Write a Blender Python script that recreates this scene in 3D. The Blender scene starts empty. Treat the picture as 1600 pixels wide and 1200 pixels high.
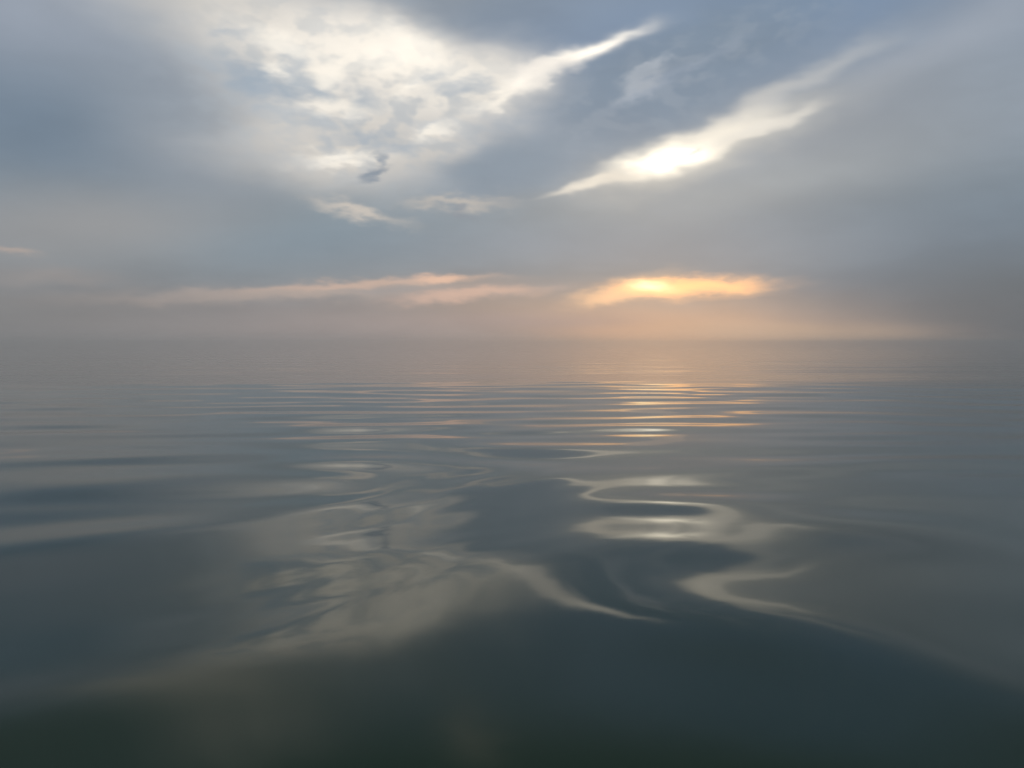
import bpy, math, random
import numpy as np

sc = bpy.context.scene
R = math.radians

# ------------------------------------------------------------------ camera
FPX, CX, HOR = 1256.0, 800.0, 535.0          # focal length, centre column and horizon row (1600 px wide)
CAM_H = 1.3                                   # metres above still water
PITCH = math.atan((600.0 - HOR) / FPX)        # looking slightly down
cam_d = bpy.data.cameras.new("camera")
cam_d.sensor_width = 36.0
cam_d.lens = 36.0 * FPX / 1600.0
cam_d.clip_start, cam_d.clip_end = 0.05, 90000.0
cam = bpy.data.objects.new("camera", cam_d)
cam.location = (0.0, 0.0, CAM_H)
cam.rotation_euler = (R(90) - PITCH, 0.0, 0.0)
sc.collection.objects.link(cam)
sc.camera = cam


def pixel_dir(px, py):
    """photo pixel -> unit direction in the world"""
    x, z, y = (px - CX) / FPX, -(py - 600.0) / FPX, 1.0
    c, s = math.cos(PITCH), math.sin(PITCH)
    y, z = y * c + z * s, -y * s + z * c
    n = math.sqrt(x * x + y * y + z * z)
    return x / n, y / n, z / n


def pixel_azel(px, py):
    x, y, z = pixel_dir(px, py)
    return math.degrees(math.atan2(x, y)), math.degrees(math.asin(z))


def pixel_water(px, py):
    """photo pixel -> point on the still water"""
    x, y, z = pixel_dir(px, py)
    t = CAM_H / -z
    return x * t, y * t


# ------------------------------------------------------------------ view
sc.view_settings.view_transform = 'Standard'
sc.view_settings.look = 'None'
sc.view_settings.gamma = 1.0
sc.view_settings.exposure = 0.0
sc.view_settings.use_curve_mapping = False
sc.cycles.max_bounces = 10
sc.cycles.volume_bounces = 6
sc.cycles.use_denoising = True

# ------------------------------------------------------------------ sun (veiled by the cloud deck)
SUN_AZ, SUN_EL = pixel_azel(1025, 446)
sun_d = bpy.data.lights.new("sun", 'SUN')
sun_d.energy = 0.0007
sun_d.angle = R(5)
sun_d.color = (1.0, 0.62, 0.32)
sun = bpy.data.objects.new("sun", sun_d)
sun.rotation_euler = (R(90 - SUN_EL), 0.0, R(180 - SUN_AZ))
sc.collection.objects.link(sun)


# ------------------------------------------------------------------ sky
def lin(c):
    f = lambda v: v / 12.92 if v <= 0.04045 else ((v + 0.055) / 1.055) ** 2.4
    return tuple(f(v / 255.0) for v in c)


world = bpy.data.worlds.new("World")
sc.world = world
world.use_nodes = True
world.cycles.sampling_method = 'NONE'
world.cycles.sample_map_resolution = 256
nt = world.node_tree
nt.nodes.clear()
N, L = nt.nodes, nt.links
STR = 0.1                                     # background strength; cloud radiance is divided by it


def node(t, **kw):
    n = N.new(t)
    for k, v in kw.items():
        setattr(n, k, v)
    return n


def put(sock, v):
    if isinstance(v, bpy.types.NodeSocket):
        L.new(v, sock)
    else:
        sock.default_value = v


def math_n(op, a, b=None, c=None, clamp=False):
    n = node('ShaderNodeMath', operation=op, use_clamp=clamp)
    put(n.inputs[0], a)
    if b is not None:
        put(n.inputs[1], b)
    if c is not None:
        put(n.inputs[2], c)
    return n.outputs[0]


def vec_n(op, a, b=None, c=None):
    n = node('ShaderNodeVectorMath', operation=op)
    put(n.inputs[0], a)
    if b is not None:
        put(n.inputs[1], b)
    if c is not None:
        put(n.inputs[2], c)
    return n.outputs['Value'] if op in ('DOT_PRODUCT', 'LENGTH') else n.outputs['Vector']


def combine(x, y, z):
    n = node('ShaderNodeCombineXYZ')
    for i, v in enumerate((x, y, z)):
        put(n.inputs[i], v)
    return n.outputs[0]


def noise(vec, scale, detail=3.0, rough=0.5, colour=False, dist=0.0):
    n = node('ShaderNodeTexNoise')
    put(n.inputs['Vector'], vec)
    n.inputs['Scale'].default_value = scale
    n.inputs['Detail'].default_value = detail
    n.inputs['Roughness'].default_value = rough
    n.inputs['Distortion'].default_value = dist
    return n.outputs['Color' if colour else 'Fac']


def mix_col(fac, a, b, blend='MIX'):
    n = node('ShaderNodeMix', data_type='RGBA', blend_type=blend, clamp_factor=True)
    put(n.inputs[0], fac)
    for s, v in ((n.inputs[6], a), (n.inputs[7], b)):
        put(s, v if isinstance(v, bpy.types.NodeSocket) else tuple(v) + (1.0,))
    return n.outputs[2]


def maprange(v, a, b, c=0.0, d=1.0, smooth=True):
    n = node('ShaderNodeMapRange', interpolation_type='SMOOTHSTEP' if smooth else 'LINEAR')
    for i, x in enumerate((v, a, b, c, d)):
        put(n.inputs[i], x)
    return n.outputs[0]


tc = node('ShaderNodeTexCoord')
D = vec_n('NORMALIZE', tc.outputs['Generated'])
sep = node('ShaderNodeSeparateXYZ')
L.new(D, sep.inputs[0])
dx, dy, dz = sep.outputs
DEG = 180.0 / math.pi
az = math_n('MULTIPLY', math_n('ARCTAN2', dx, dy), DEG)
el = math_n('MULTIPLY', math_n('ARCSINE', dz), DEG)
azel = combine(az, el, 0.0)

# cloud-deck coordinates: where the view ray meets a flat layer overhead
inv = math_n('DIVIDE', 1.0, math_n('ADD', math_n('MAXIMUM', dz, 0.0), 0.10))
plane = vec_n('SCALE', D)
plane.node.inputs['Scale'].default_value = 1.0
L.new(inv, plane.node.inputs['Scale'])
Dst = vec_n('MULTIPLY', D, (1.0, 1.0, 2.4))      # stretched sideways towards the horizon


def warp(vec, src, scale, amount, detail, rough=0.5):
    c = vec_n('SUBTRACT', noise(src, scale, detail, rough, True), (0.5, 0.5, 0.5))
    return vec_n('MULTIPLY_ADD', c, (amount[0], amount[1], 0.0), vec)


W_SOFT = warp(azel, Dst, 5.0, (4.0, 1.6), 1.0)
W_MID = warp(W_SOFT, Dst, 17.0, (2.6, 1.4), 2.0)
W_LOW = warp(azel, vec_n('MULTIPLY', D, (1.0, 1.0, 5.0)), 7.0, (4.0, 0.9), 1.0)
W_AIR = W_LOW
W_LOW = warp(W_LOW, vec_n('MULTIPLY', D, (1.0, 1.0, 2.6)), 24.0, (2.6, 1.1), 3.0, 0.55)
W_RAG = warp(W_MID, Dst, 45.0, (1.8, 1.2), 2.0, 0.5)

# clear air behind the clouds
sky_n = node('ShaderNodeTexSky', sky_type='NISHITA', sun_disc=False)
sky_n.sun_elevation = R(SUN_EL)
sky_n.sun_rotation = R(SUN_AZ)
sky_n.air_density, sky_n.dust_density, sky_n.ozone_density = 1.0, 3.0, 1.5

# the grey deck: colour by height over the horizon
ramp = node('ShaderNodeValToRGB')
ramp.color_ramp.interpolation = 'EASE'
stops = [(0.0, (139, 138, 139)), (2.0, (138, 139, 143)), (5.0, (134, 141, 148)), (9.0, (134, 146, 157)),
         (13.0, (138, 151, 165)), (22.0, (138, 152, 168)), (28.0, (122, 133, 137)), (90.0, (104, 113, 116))]
cr = ramp.color_ramp
while len(cr.elements) < len(stops):
    cr.elements.new(0.5)
for e, (deg, c) in zip(cr.elements, stops):
    e.position = deg / 90.0
    e.color = lin(c) + (1.0,)
L.new(maprange(el, 0.0, 90.0, smooth=False), ramp.inputs[0])
deck = vec_n('SCALE', ramp.outputs[0])
deck.node.inputs['Scale'].default_value = 1.0

# uneven thickness of the deck everywhere, and thin bright breaks overhead
n_big = noise(plane, 0.9, 4.0, 0.5)
thick = maprange(n_big, 0.32, 0.68, 1.10, 0.90)
L.new(thick, deck.node.inputs['Scale'])
brk = maprange(noise(vec_n('ADD', plane, (3.7, 1.3, 0.0)), 0.75, 5.0, 0.55), 0.54, 0.74)
brk = math_n('MULTIPLY', brk, maprange(el, 26.0, 42.0, 0.0, 0.75))
col = mix_col(brk, deck, lin((232, 226, 214)))

# mottling mask: small puffs
puff = maprange(noise(vec_n('MULTIPLY', W_SOFT, (0.50, 0.85, 0.0)), 1.0, 2.0, 0.5), 0.42, 0.64)

# clouds, breaks and glows: (x, y, half length, half width, tilt deg, colour, opacity, edge, warp, gain, mask)
S, M_, G, H, A = W_SOFT, W_MID, W_RAG, W_LOW, W_AIR
strokes = []


def st(x, y, lx, ly, rot, c, op, edge=1.0, w=M_, gain=1.0, mask=None):
    strokes.append((x, y, lx, ly, rot, c, op, edge, w, gain, mask))


# broad tone of the deck
st(60, 190, 290, 120, -14, (106, 125, 144), 0.85, 1, S)
st(0, 10, 220, 80, 0, (160, 167, 180), 0.6, 1, S)
st(430, 365, 310, 58, 0, (120, 142, 157), 0.9, 1, S)
st(1180, 25, 420, 85, 8, (115, 139, 169), 0.9, 1, S)
st(1500, 400, 330, 100, 6, (108, 127, 145), 0.85, 1, S)
st(1640, 520, 220, 100, 0, (92, 99, 106), 0.9, 1, S)
st(1500, 50, 240, 36, 20, (162, 170, 182), 0.6, 1, S)
st(1300, 215, 230, 70, 14, (150, 157, 166), 0.7, 1, S)
st(1180, 290, 260, 40, 8, (159, 166, 171), 0.7, 1, S)
st(140, 350, 260, 60, 6, (156, 154, 154), 0.75, 1, S)
st(60, 510, 460, 70, 0, (126, 127, 129), 0.9, 1, S)
st(950, 390, 420, 40, 0, (136, 149, 163), 0.75, 1, S)
# bright field of broken cloud, upper left
st(515, 145, 215, 120, -14, (204, 203, 201), 0.9, 1.6, S)
st(270, 215, 130, 75, -35, (146, 155, 166), 0.75, 1.2, S)
st(560, 225, 200, 60, 4, (212, 207, 200), 0.8, 1.6, M_)
st(560, 85, 290, 66, -12, (234, 228, 219), 0.82, 1.4, M_)
st(620, 100, 190, 46, -8, (248, 241, 230), 0.8, 1.3, M_, 1.05)
st(760, 130, 90, 40, 14, (238, 232, 222), 0.85, 1.6, M_)
st(560, 150, 260, 120, -8, (172, 182, 191), 0.55, 1.8, S, 1.0, puff)
st(600, 200, 160, 60, 8, (184, 188, 192), 0.4, 1.6, S, 1.0, puff)
# blue-grey scraps and lit tops in the bright field
for x, y, lx, ly, r, op in ((465, 100, 24, 18, 0, 0.7), (400, 125, 70, 20, -14, 0.7), (490, 135, 42, 12, -20, 0.65),
                            (675, 125, 28, 11, 8, 0.75), (740, 142, 50, 12, 4, 0.6), (585, 155, 30, 14, -20, 0.5),
                            (690, 202, 36, 8, 6, 0.5), (370, 55, 24, 10, 0, 0.45), (560, 215, 70, 8, 4, 0.45),
                            (612, 232, 34, 10, 0, 0.5), (455, 180, 60, 10, -8, 0.4)):
    st(x, y, lx, ly, r, (150, 168, 186), op, 1.3, G)
for x, y, lx, ly, r in ((610, 95, 90, 22, -10), (450, 75, 60, 16, -20), (436, 112, 26, 10, -10), (525, 118, 30, 14, 10),
                        (650, 70, 60, 20, -20), (520, 168, 60, 13, 4), (690, 212, 40, 11, 14), (520, 246, 60, 9, 4),
                        (650, 140, 20, 12, 0), (820, 132, 34, 13, 18), (790, 160, 40, 9, 24)):
    st(x, y, lx, ly, r, (252, 244, 230), 0.6, 1.0, G, 1.2)
st(300, -70, 150, 60, 10, (214, 208, 198), 0.7, 1.2, M_)
st(740, -95, 60, 50, 50, (196, 190, 180), 0.45, 1.0, M_)
# grey banks on both sides of the narrow gap
st(825, 4, 190, 74, 2, (146, 160, 178), 0.97, 2.6, M_)
st(1050, 112, 220, 72, 20, (124, 142, 161), 0.95, 2.0, M_)
st(860, 207, 190, 58, 22, (129, 145, 162), 0.97, 3.0, M_)
st(1000, 150, 280, 60, 22, (150, 162, 176), 0.45, 1.5, S, 1.0, puff)
st(780, 268, 110, 38, 10, (132, 148, 164), 0.9, 2.0, M_)
# the narrow gap and small lit tufts inside the bank
st(905, 90, 88, 11, 19, (251, 243, 229), 0.92, 1.3, M_, 1.4)
st(860, 108, 50, 14, 12, (240, 234, 226), 0.8, 1.4, G)
st(1016, 132, 38, 13, 36, (184, 190, 198), 0.55, 1.3, G)
st(1030, 102, 28, 7, 34, (178, 186, 196), 0.6, 1.2, G)
st(1060, 118, 90, 8, 26, (150, 163, 180), 0.5, 1.2, G)
# right-hand break, the brightest
st(1110, 235, 190, 34, 16, (196, 195, 190), 0.8, 1.4, M_)
st(1240, 132, 108, 15, 24, (180, 184, 188), 0.75, 1.3, M_)
st(1150, 178, 90, 13, 24, (200, 199, 196), 0.7, 1.4, M_)
st(1085, 226, 140, 25, 17, (240, 233, 219), 0.92, 2.2, M_, 1.1)
st(1040, 244, 46, 11, 12, (255, 245, 222), 1.0, 1.0, M_, 2.5)
st(938, 285, 66, 8, 15, (240, 232, 218), 0.9, 1.5, M_)
st(1205, 193, 82, 11, 12, (234, 229, 219), 0.9, 1.8, M_)
st(1076, 227, 10, 7, 40, (226, 221, 211), 0.7, 1.1, G)
# dark drifting scraps
st(572, 272, 28, 9, 24, (136, 148, 162), 0.95, 1.6, G)
st(582, 246, 11, 11, 0, (146, 157, 170), 0.85, 1.4, G)
st(722, 336, 24, 9, -18, (138, 148, 160), 0.7, 1.4, G)
# low streaks of light under the deck
st(560, 334, 66, 11, -13, (206, 197, 187), 0.85, 1.3, G)
st(720, 320, 70, 9, 0, (198, 190, 181), 0.7, 1.2, G)
st(1030, 424, 34, 7, 4, (182, 168, 158), 0.6, 1.1, M_)
st(4, 394, 24, 5, -8, (196, 174, 160), 0.45, 1.2, H)
st(60, 430, 70, 10, 0, (158, 150, 147), 0.5, 1.1, M_)
# warm low air
st(1080, 524, 360, 48, -4, (206, 175, 151), 0.75, 1.1, A)
st(1060, 485, 200, 22, 0, (184, 166, 154), 0.6, 1.1, A)
st(1010, 516, 160, 22, 0, (228, 181, 147), 0.8, 1.1, A)
st(1240, 522, 230, 17, -3, (204, 178, 154), 0.65, 1.3, A)
st(820, 501, 170, 10, 0, (174, 155, 152), 0.6, 1.1, A)
st(640, 510, 360, 32, 0, (160, 150, 148), 0.7, 1.1, A)
st(1650, 490, 180, 80, 0, (102, 110, 117), 0.7, 1.0, A)
# orange breaks close to the horizon
st(500, 455, 260, 12, 3, (184, 168, 159), 0.8, 1.2, H)
st(580, 444, 170, 6, 3, (206, 179, 164), 0.75, 1.4, H)
st(690, 437, 46, 6, -2, (234, 194, 170), 0.85, 1.5, H)
st(735, 461, 110, 9, 4, (214, 182, 166), 0.85, 1.4, H)
st(600, 455, 70, 5, 2, (152, 151, 154), 0.6, 1.4, H)
st(1075, 448, 122, 19, 0, (236, 192, 156), 0.93, 1.9, H, 1.05)
st(985, 459, 95, 17, 7, (242, 198, 158), 0.92, 2.0, H, 1.15)
st(1085, 446, 94, 13, 0, (255, 193, 135), 0.9, 1.4, H, 1.55)
st(1015, 449, 46, 14, -4, (255, 195, 136), 0.88, 1.2, H, 1.55)
st(1015, 446, 30, 8, -4, (255, 232, 184), 1.0, 1.0, H, 1.6)
st(1120, 467, 70, 4, 2, (190, 167, 153), 0.6, 1.3, H)
st(1036, 422, 46, 6, 4, (178, 166, 158), 0.55, 1.1, H)

PXD = DEG / FPX
for x, y, lx, ly, rot, c, op, edge, w, gain, mask in strokes:
    a, e = pixel_azel(x, y)
    gr = node('ShaderNodeTexGradient', gradient_type='SPHERICAL')
    tm = gr.texture_mapping
    tm.vector_type = 'TEXTURE'
    tm.translation = (a, e, 0.0)
    tm.rotation = (0.0, 0.0, R(rot))
    tm.scale = (2.6 * lx * PXD, 2.6 * ly * PXD, 1.0)
    L.new(w, gr.inputs['Vector'])
    t = math_n('POWER', math_n('SUBTRACT', 1.0, gr.outputs['Fac']), 2.0 * edge)
    g = math_n('MULTIPLY', math_n('POWER', math.exp(-(2.6 ** (2.0 * edge))), t), op)
    if mask is not None:
        g = math_n('MULTIPLY', g, mask)
    col = mix_col(g, col, tuple(v * gain for v in lin(c)))

# fine wisps over everything
wisp = noise(vec_n('MULTIPLY', W_MID, (0.10, 0.26, 0.0)), 1.0, 5.0, 0.55)
col = mix_col(1.0, col, vec_n('MULTIPLY', (1.0, 1.0, 1.0), combine(*(maprange(wisp, 0.25, 0.75, 0.95, 1.05),) * 3)), 'MULTIPLY')

clouds = vec_n('SCALE', col)
clouds.node.inputs['Scale'].default_value = 1.0 / STR
final = mix_col(0.97, sky_n.outputs[0], clouds)
bg = node('ShaderNodeBackground')
L.new(final, bg.inputs['Color'])
bg.inputs['Strength'].default_value = STR
out = node('ShaderNodeOutputWorld')
L.new(bg.outputs[0], out.inputs['Surface'])


# ------------------------------------------------------------------ water
def water_material():
    m = bpy.data.materials.new("sea_water")
    m.use_nodes = True
    t = m.node_tree
    b = t.nodes['Principled BSDF']
    b.inputs['Base Color'].default_value = (0.003, 0.038, 0.016, 1.0)
    b.inputs['IOR'].default_value = 1.333
    b.inputs['Roughness'].default_value = 0.03
    geo = t.nodes.new('ShaderNodeNewGeometry')
    # breeze-ruffled water beyond the swell crest: ripples too small to model
    ln = t.nodes.new('ShaderNodeVectorMath')
    ln.operation = 'LENGTH'
    t.links.new(geo.outputs['Position'], ln.inputs[0])
    mr = t.nodes.new('ShaderNodeMapRange')
    for i_, v_ in enumerate((22.0, 40.0, 0.10, 1.0)):
        mr.inputs[i_ + 1].default_value = v_
    t.links.new(ln.outputs['Value'], mr.inputs[0])
    mp = t.nodes.new('ShaderNodeMapping')
    mp.inputs['Scale'].default_value = (0.07, 0.40, 1.0)
    t.links.new(geo.outputs['Position'], mp.inputs['Vector'])
    no = t.nodes.new('ShaderNodeTexNoise')
    no.inputs['Scale'].default_value = 1.0
    no.inputs['Detail'].default_value = 4.0
    t.links.new(mp.outputs[0], no.inputs['Vector'])
    bu = t.nodes.new('ShaderNodeBump')
    bu.inputs['Strength'].default_value = 1.0
    bu.inputs['Distance'].default_value = 0.034
    t.links.new(mr.outputs[0], bu.inputs['Strength'])
    t.links.new(no.outputs['Fac'], bu.inputs['Height'])
    t.links.new(bu.outputs[0], b.inputs['Normal'])
    return m


def build_water():
    rng = np.random.default_rng(3)
    r = 0.35 * 1.0045 ** np.arange(1150)
    r = np.concatenate([r, r[-1] * 1.012 ** np.arange(1, 505)])
    front = np.arange(-46.0, 46.01, 0.2)
    side = np.arange(46.0 + 1.5, 314.0 - 0.7, 1.5)
    th = np.radians(np.concatenate([front, side]))          # bearing from +y, clockwise
    na, nr = len(th), len(r)
    X = r[:, None] * np.sin(th)[None, :]
    Y = r[:, None] * np.cos(th)[None, :]
    rr = np.broadcast_to(r[:, None], X.shape)
    Z = np.zeros_like(X)

    def fade(lam):
        return 1.0 / (1.0 + (rr * np.where(rr < 60.0, 0.0045, 0.012) * 5.0 / lam) ** 4)

    # long low swell: one crest about 24 m out
    sg = lambda v: 1.0 / (1.0 + np.exp(-np.clip(v, -50.0, 50.0)))
    q = Y - 24.0 - 0.04 * X
    Z += 0.10 * np.where(q < 0.0, np.exp(-(q / 6.5) ** 2), np.exp(-(q / 5.0) ** 2))
    # calm slick next to the camera, livelier water up to the crest, quiet beyond
    near, far = sg((7.5 - rr) / 1.0), sg((rr - 24.0) / 1.5)
    mid = (1.0 - near) * (1.0 - far)
    calm = sg((rr - 2.6) / 0.4)
    # old bow wave: crests fanning out to both sides
    u = np.sqrt((X - 0.15) ** 2 + 0.25) * math.sin(R(40)) + Y * math.cos(R(40))
    for lam, slope, u0 in ((2.2, 1.5, 4.75), (1.2, 0.72, 4.1)):
        k = 2 * math.pi / lam
        Z -= (R(slope) / k) * np.cos(k * (u - u0)) * near * calm
    # fine ripples riding on its left arm and on the broken patch behind it
    for x0, y0, x1, y1, wd, lam, slope in ((-1.55, 3.6, 0.0, 5.3, 0.46, 0.37, 0.6), (-1.2, 5.6, 0.2, 8.0, 0.9, 0.5, 0.8)):
        dx_, dy_ = x1 - x0, y1 - y0
        ln = math.hypot(dx_, dy_)
        s_ = ((X - x0) * dx_ + (Y - y0) * dy_) / ln
        c_ = ((Y - y0) * dx_ - (X - x0) * dy_) / ln
        env = np.exp(-(c_ / wd) ** 2) * np.exp(-((s_ - ln / 2) / (ln * 0.6)) ** 4)
        k = 2 * math.pi / lam
        Z += (R(slope) / k) * env * np.sin(k * (c_ + 0.10 * np.sin(2.1 * s_) + 0.05 * np.sin(5.3 * s_ + 1.0)))
    for i in range(9):
        lam = math.exp(rng.uniform(math.log(1.2), math.log(3.2)))
        a = R(rng.uniform(-34.0, 34.0))
        k = 2 * math.pi / lam
        Z += R(0.7) * math.sqrt(2.0 / 9) / k * np.sin(k * (X * math.sin(a) + Y * math.cos(a)) + rng.uniform(0, 6.283)) \
            * fade(lam) * (near * calm + 0.25 * near + 0.6 * mid + 0.15 * far)
    for i in range(14):
        lam = math.exp(rng.uniform(math.log(3.0), math.log(9.0)))
        a = R(rng.normal(0.0, 12.0))
        k = 2 * math.pi / lam
        Z += R(0.45) * math.sqrt(2.0 / 14) / k * np.sin(k * (X * math.sin(a) + Y * math.cos(a)) + rng.uniform(0, 6.283)) \
            * fade(lam) * (0.1 * mid + 0.55 * far)
    for i in range(24):
        lam = math.exp(rng.uniform(math.log(1.0), math.log(3.0)))
        a = R(rng.normal(0.0, 16.0))
        k = 2 * math.pi / lam
        Z += R(0.65) * math.sqrt(2.0 / 24) / k * np.sin(k * (X * math.sin(a) + Y * math.cos(a)) + rng.uniform(0, 6.283)) \
            * fade(lam) * (0.10 * near + mid + 0.22 * far)
    mid2 = sg((rr - 6.8) / 0.8) * (1.0 - 0.75 * far)
    for i in range(30):
        lam = math.exp(rng.uniform(math.log(0.75), math.log(1.8)))
        a = R(rng.normal(0.0, 11.0))
        k = 2 * math.pi / lam
        Z += R(0.72) * math.sqrt(2.0 / 30) / k * np.sin(k * (X * math.sin(a) + Y * math.cos(a)) + rng.uniform(0, 6.283)) \
            * fade(lam) * mid2
    co = np.stack([X, Y, Z], -1).reshape(-1, 3)
    co = np.concatenate([co, [[0.0, 0.0, float(Z[0].mean())]]]).astype(np.float32)
    i, j = np.meshgrid(np.arange(nr - 1), np.arange(na), indexing='ij')
    j2 = (j + 1) % na
    quads = np.stack([i * na + j, (i + 1) * na + j, (i + 1) * na + j2, i * na + j2], -1).reshape(-1, 4)[:, ::-1]
    tj = np.arange(na)
    tris = np.stack([np.full(na, nr * na), tj, (tj + 1) % na], -1)[:, ::-1]
    me = bpy.data.meshes.new("water")
    me.vertices.add(len(co))
    me.vertices.foreach_set("co", co.ravel())
    idx = np.concatenate([quads.ravel(), tris.ravel()]).astype(np.int32)
    me.loops.add(len(idx))
    me.loops.foreach_set("vertex_index", idx)
    nq, n3 = len(quads), len(tris)
    me.polygons.add(nq + n3)
    starts = np.concatenate([np.arange(nq) * 4, nq * 4 + np.arange(n3) * 3]).astype(np.int32)
    me.polygons.foreach_set("loop_start", starts)
    me.update(calc_edges=True)
    me.validate()
    me.polygons.foreach_set("use_smooth", np.ones(len(me.polygons), dtype=bool))
    o = bpy.data.objects.new("water", me)
    me.materials.append(water_material())
    o["kind"] = "structure"
    o["label"] = "calm dark green sea with gentle ripples mirroring the cloudy sunset"
    sc.collection.objects.link(o)
    return o


water = build_water()


# ------------------------------------------------------------------ low sea haze
def build_haze():
    e, z0, z1 = 24500.0, -1.4, 2.2
    v = [(x, y, z) for z in (z0, z1) for x, y in ((-e, -e), (e, -e), (e, e), (-e, e))]
    f = [(3, 2, 1, 0), (4, 5, 6, 7), (0, 1, 5, 4), (1, 2, 6, 5), (2, 3, 7, 6), (3, 0, 4, 7)]
    me = bpy.data.meshes.new("haze")
    me.from_pydata(v, [], f)
    m = bpy.data.materials.new("sea_haze")
    m.use_nodes = True
    t = m.node_tree
    t.nodes.remove(t.nodes['Principled BSDF'])
    pv = t.nodes.new('ShaderNodeVolumePrincipled')
    pv.inputs['Color'].default_value = (1.0, 0.995, 0.99, 1.0)
    pv.inputs['Density'].default_value = 0.006
    pv.inputs['Anisotropy'].default_value = 0.97
    t.links.new(pv.outputs[0], t.nodes['Material Output'].inputs['Volume'])
    me.materials.append(m)
    o = bpy.data.objects.new("haze", me)
    o["kind"] = "stuff"
    o["label"] = "thin low haze softening the sea horizon"
    sc.collection.objects.link(o)


build_haze()
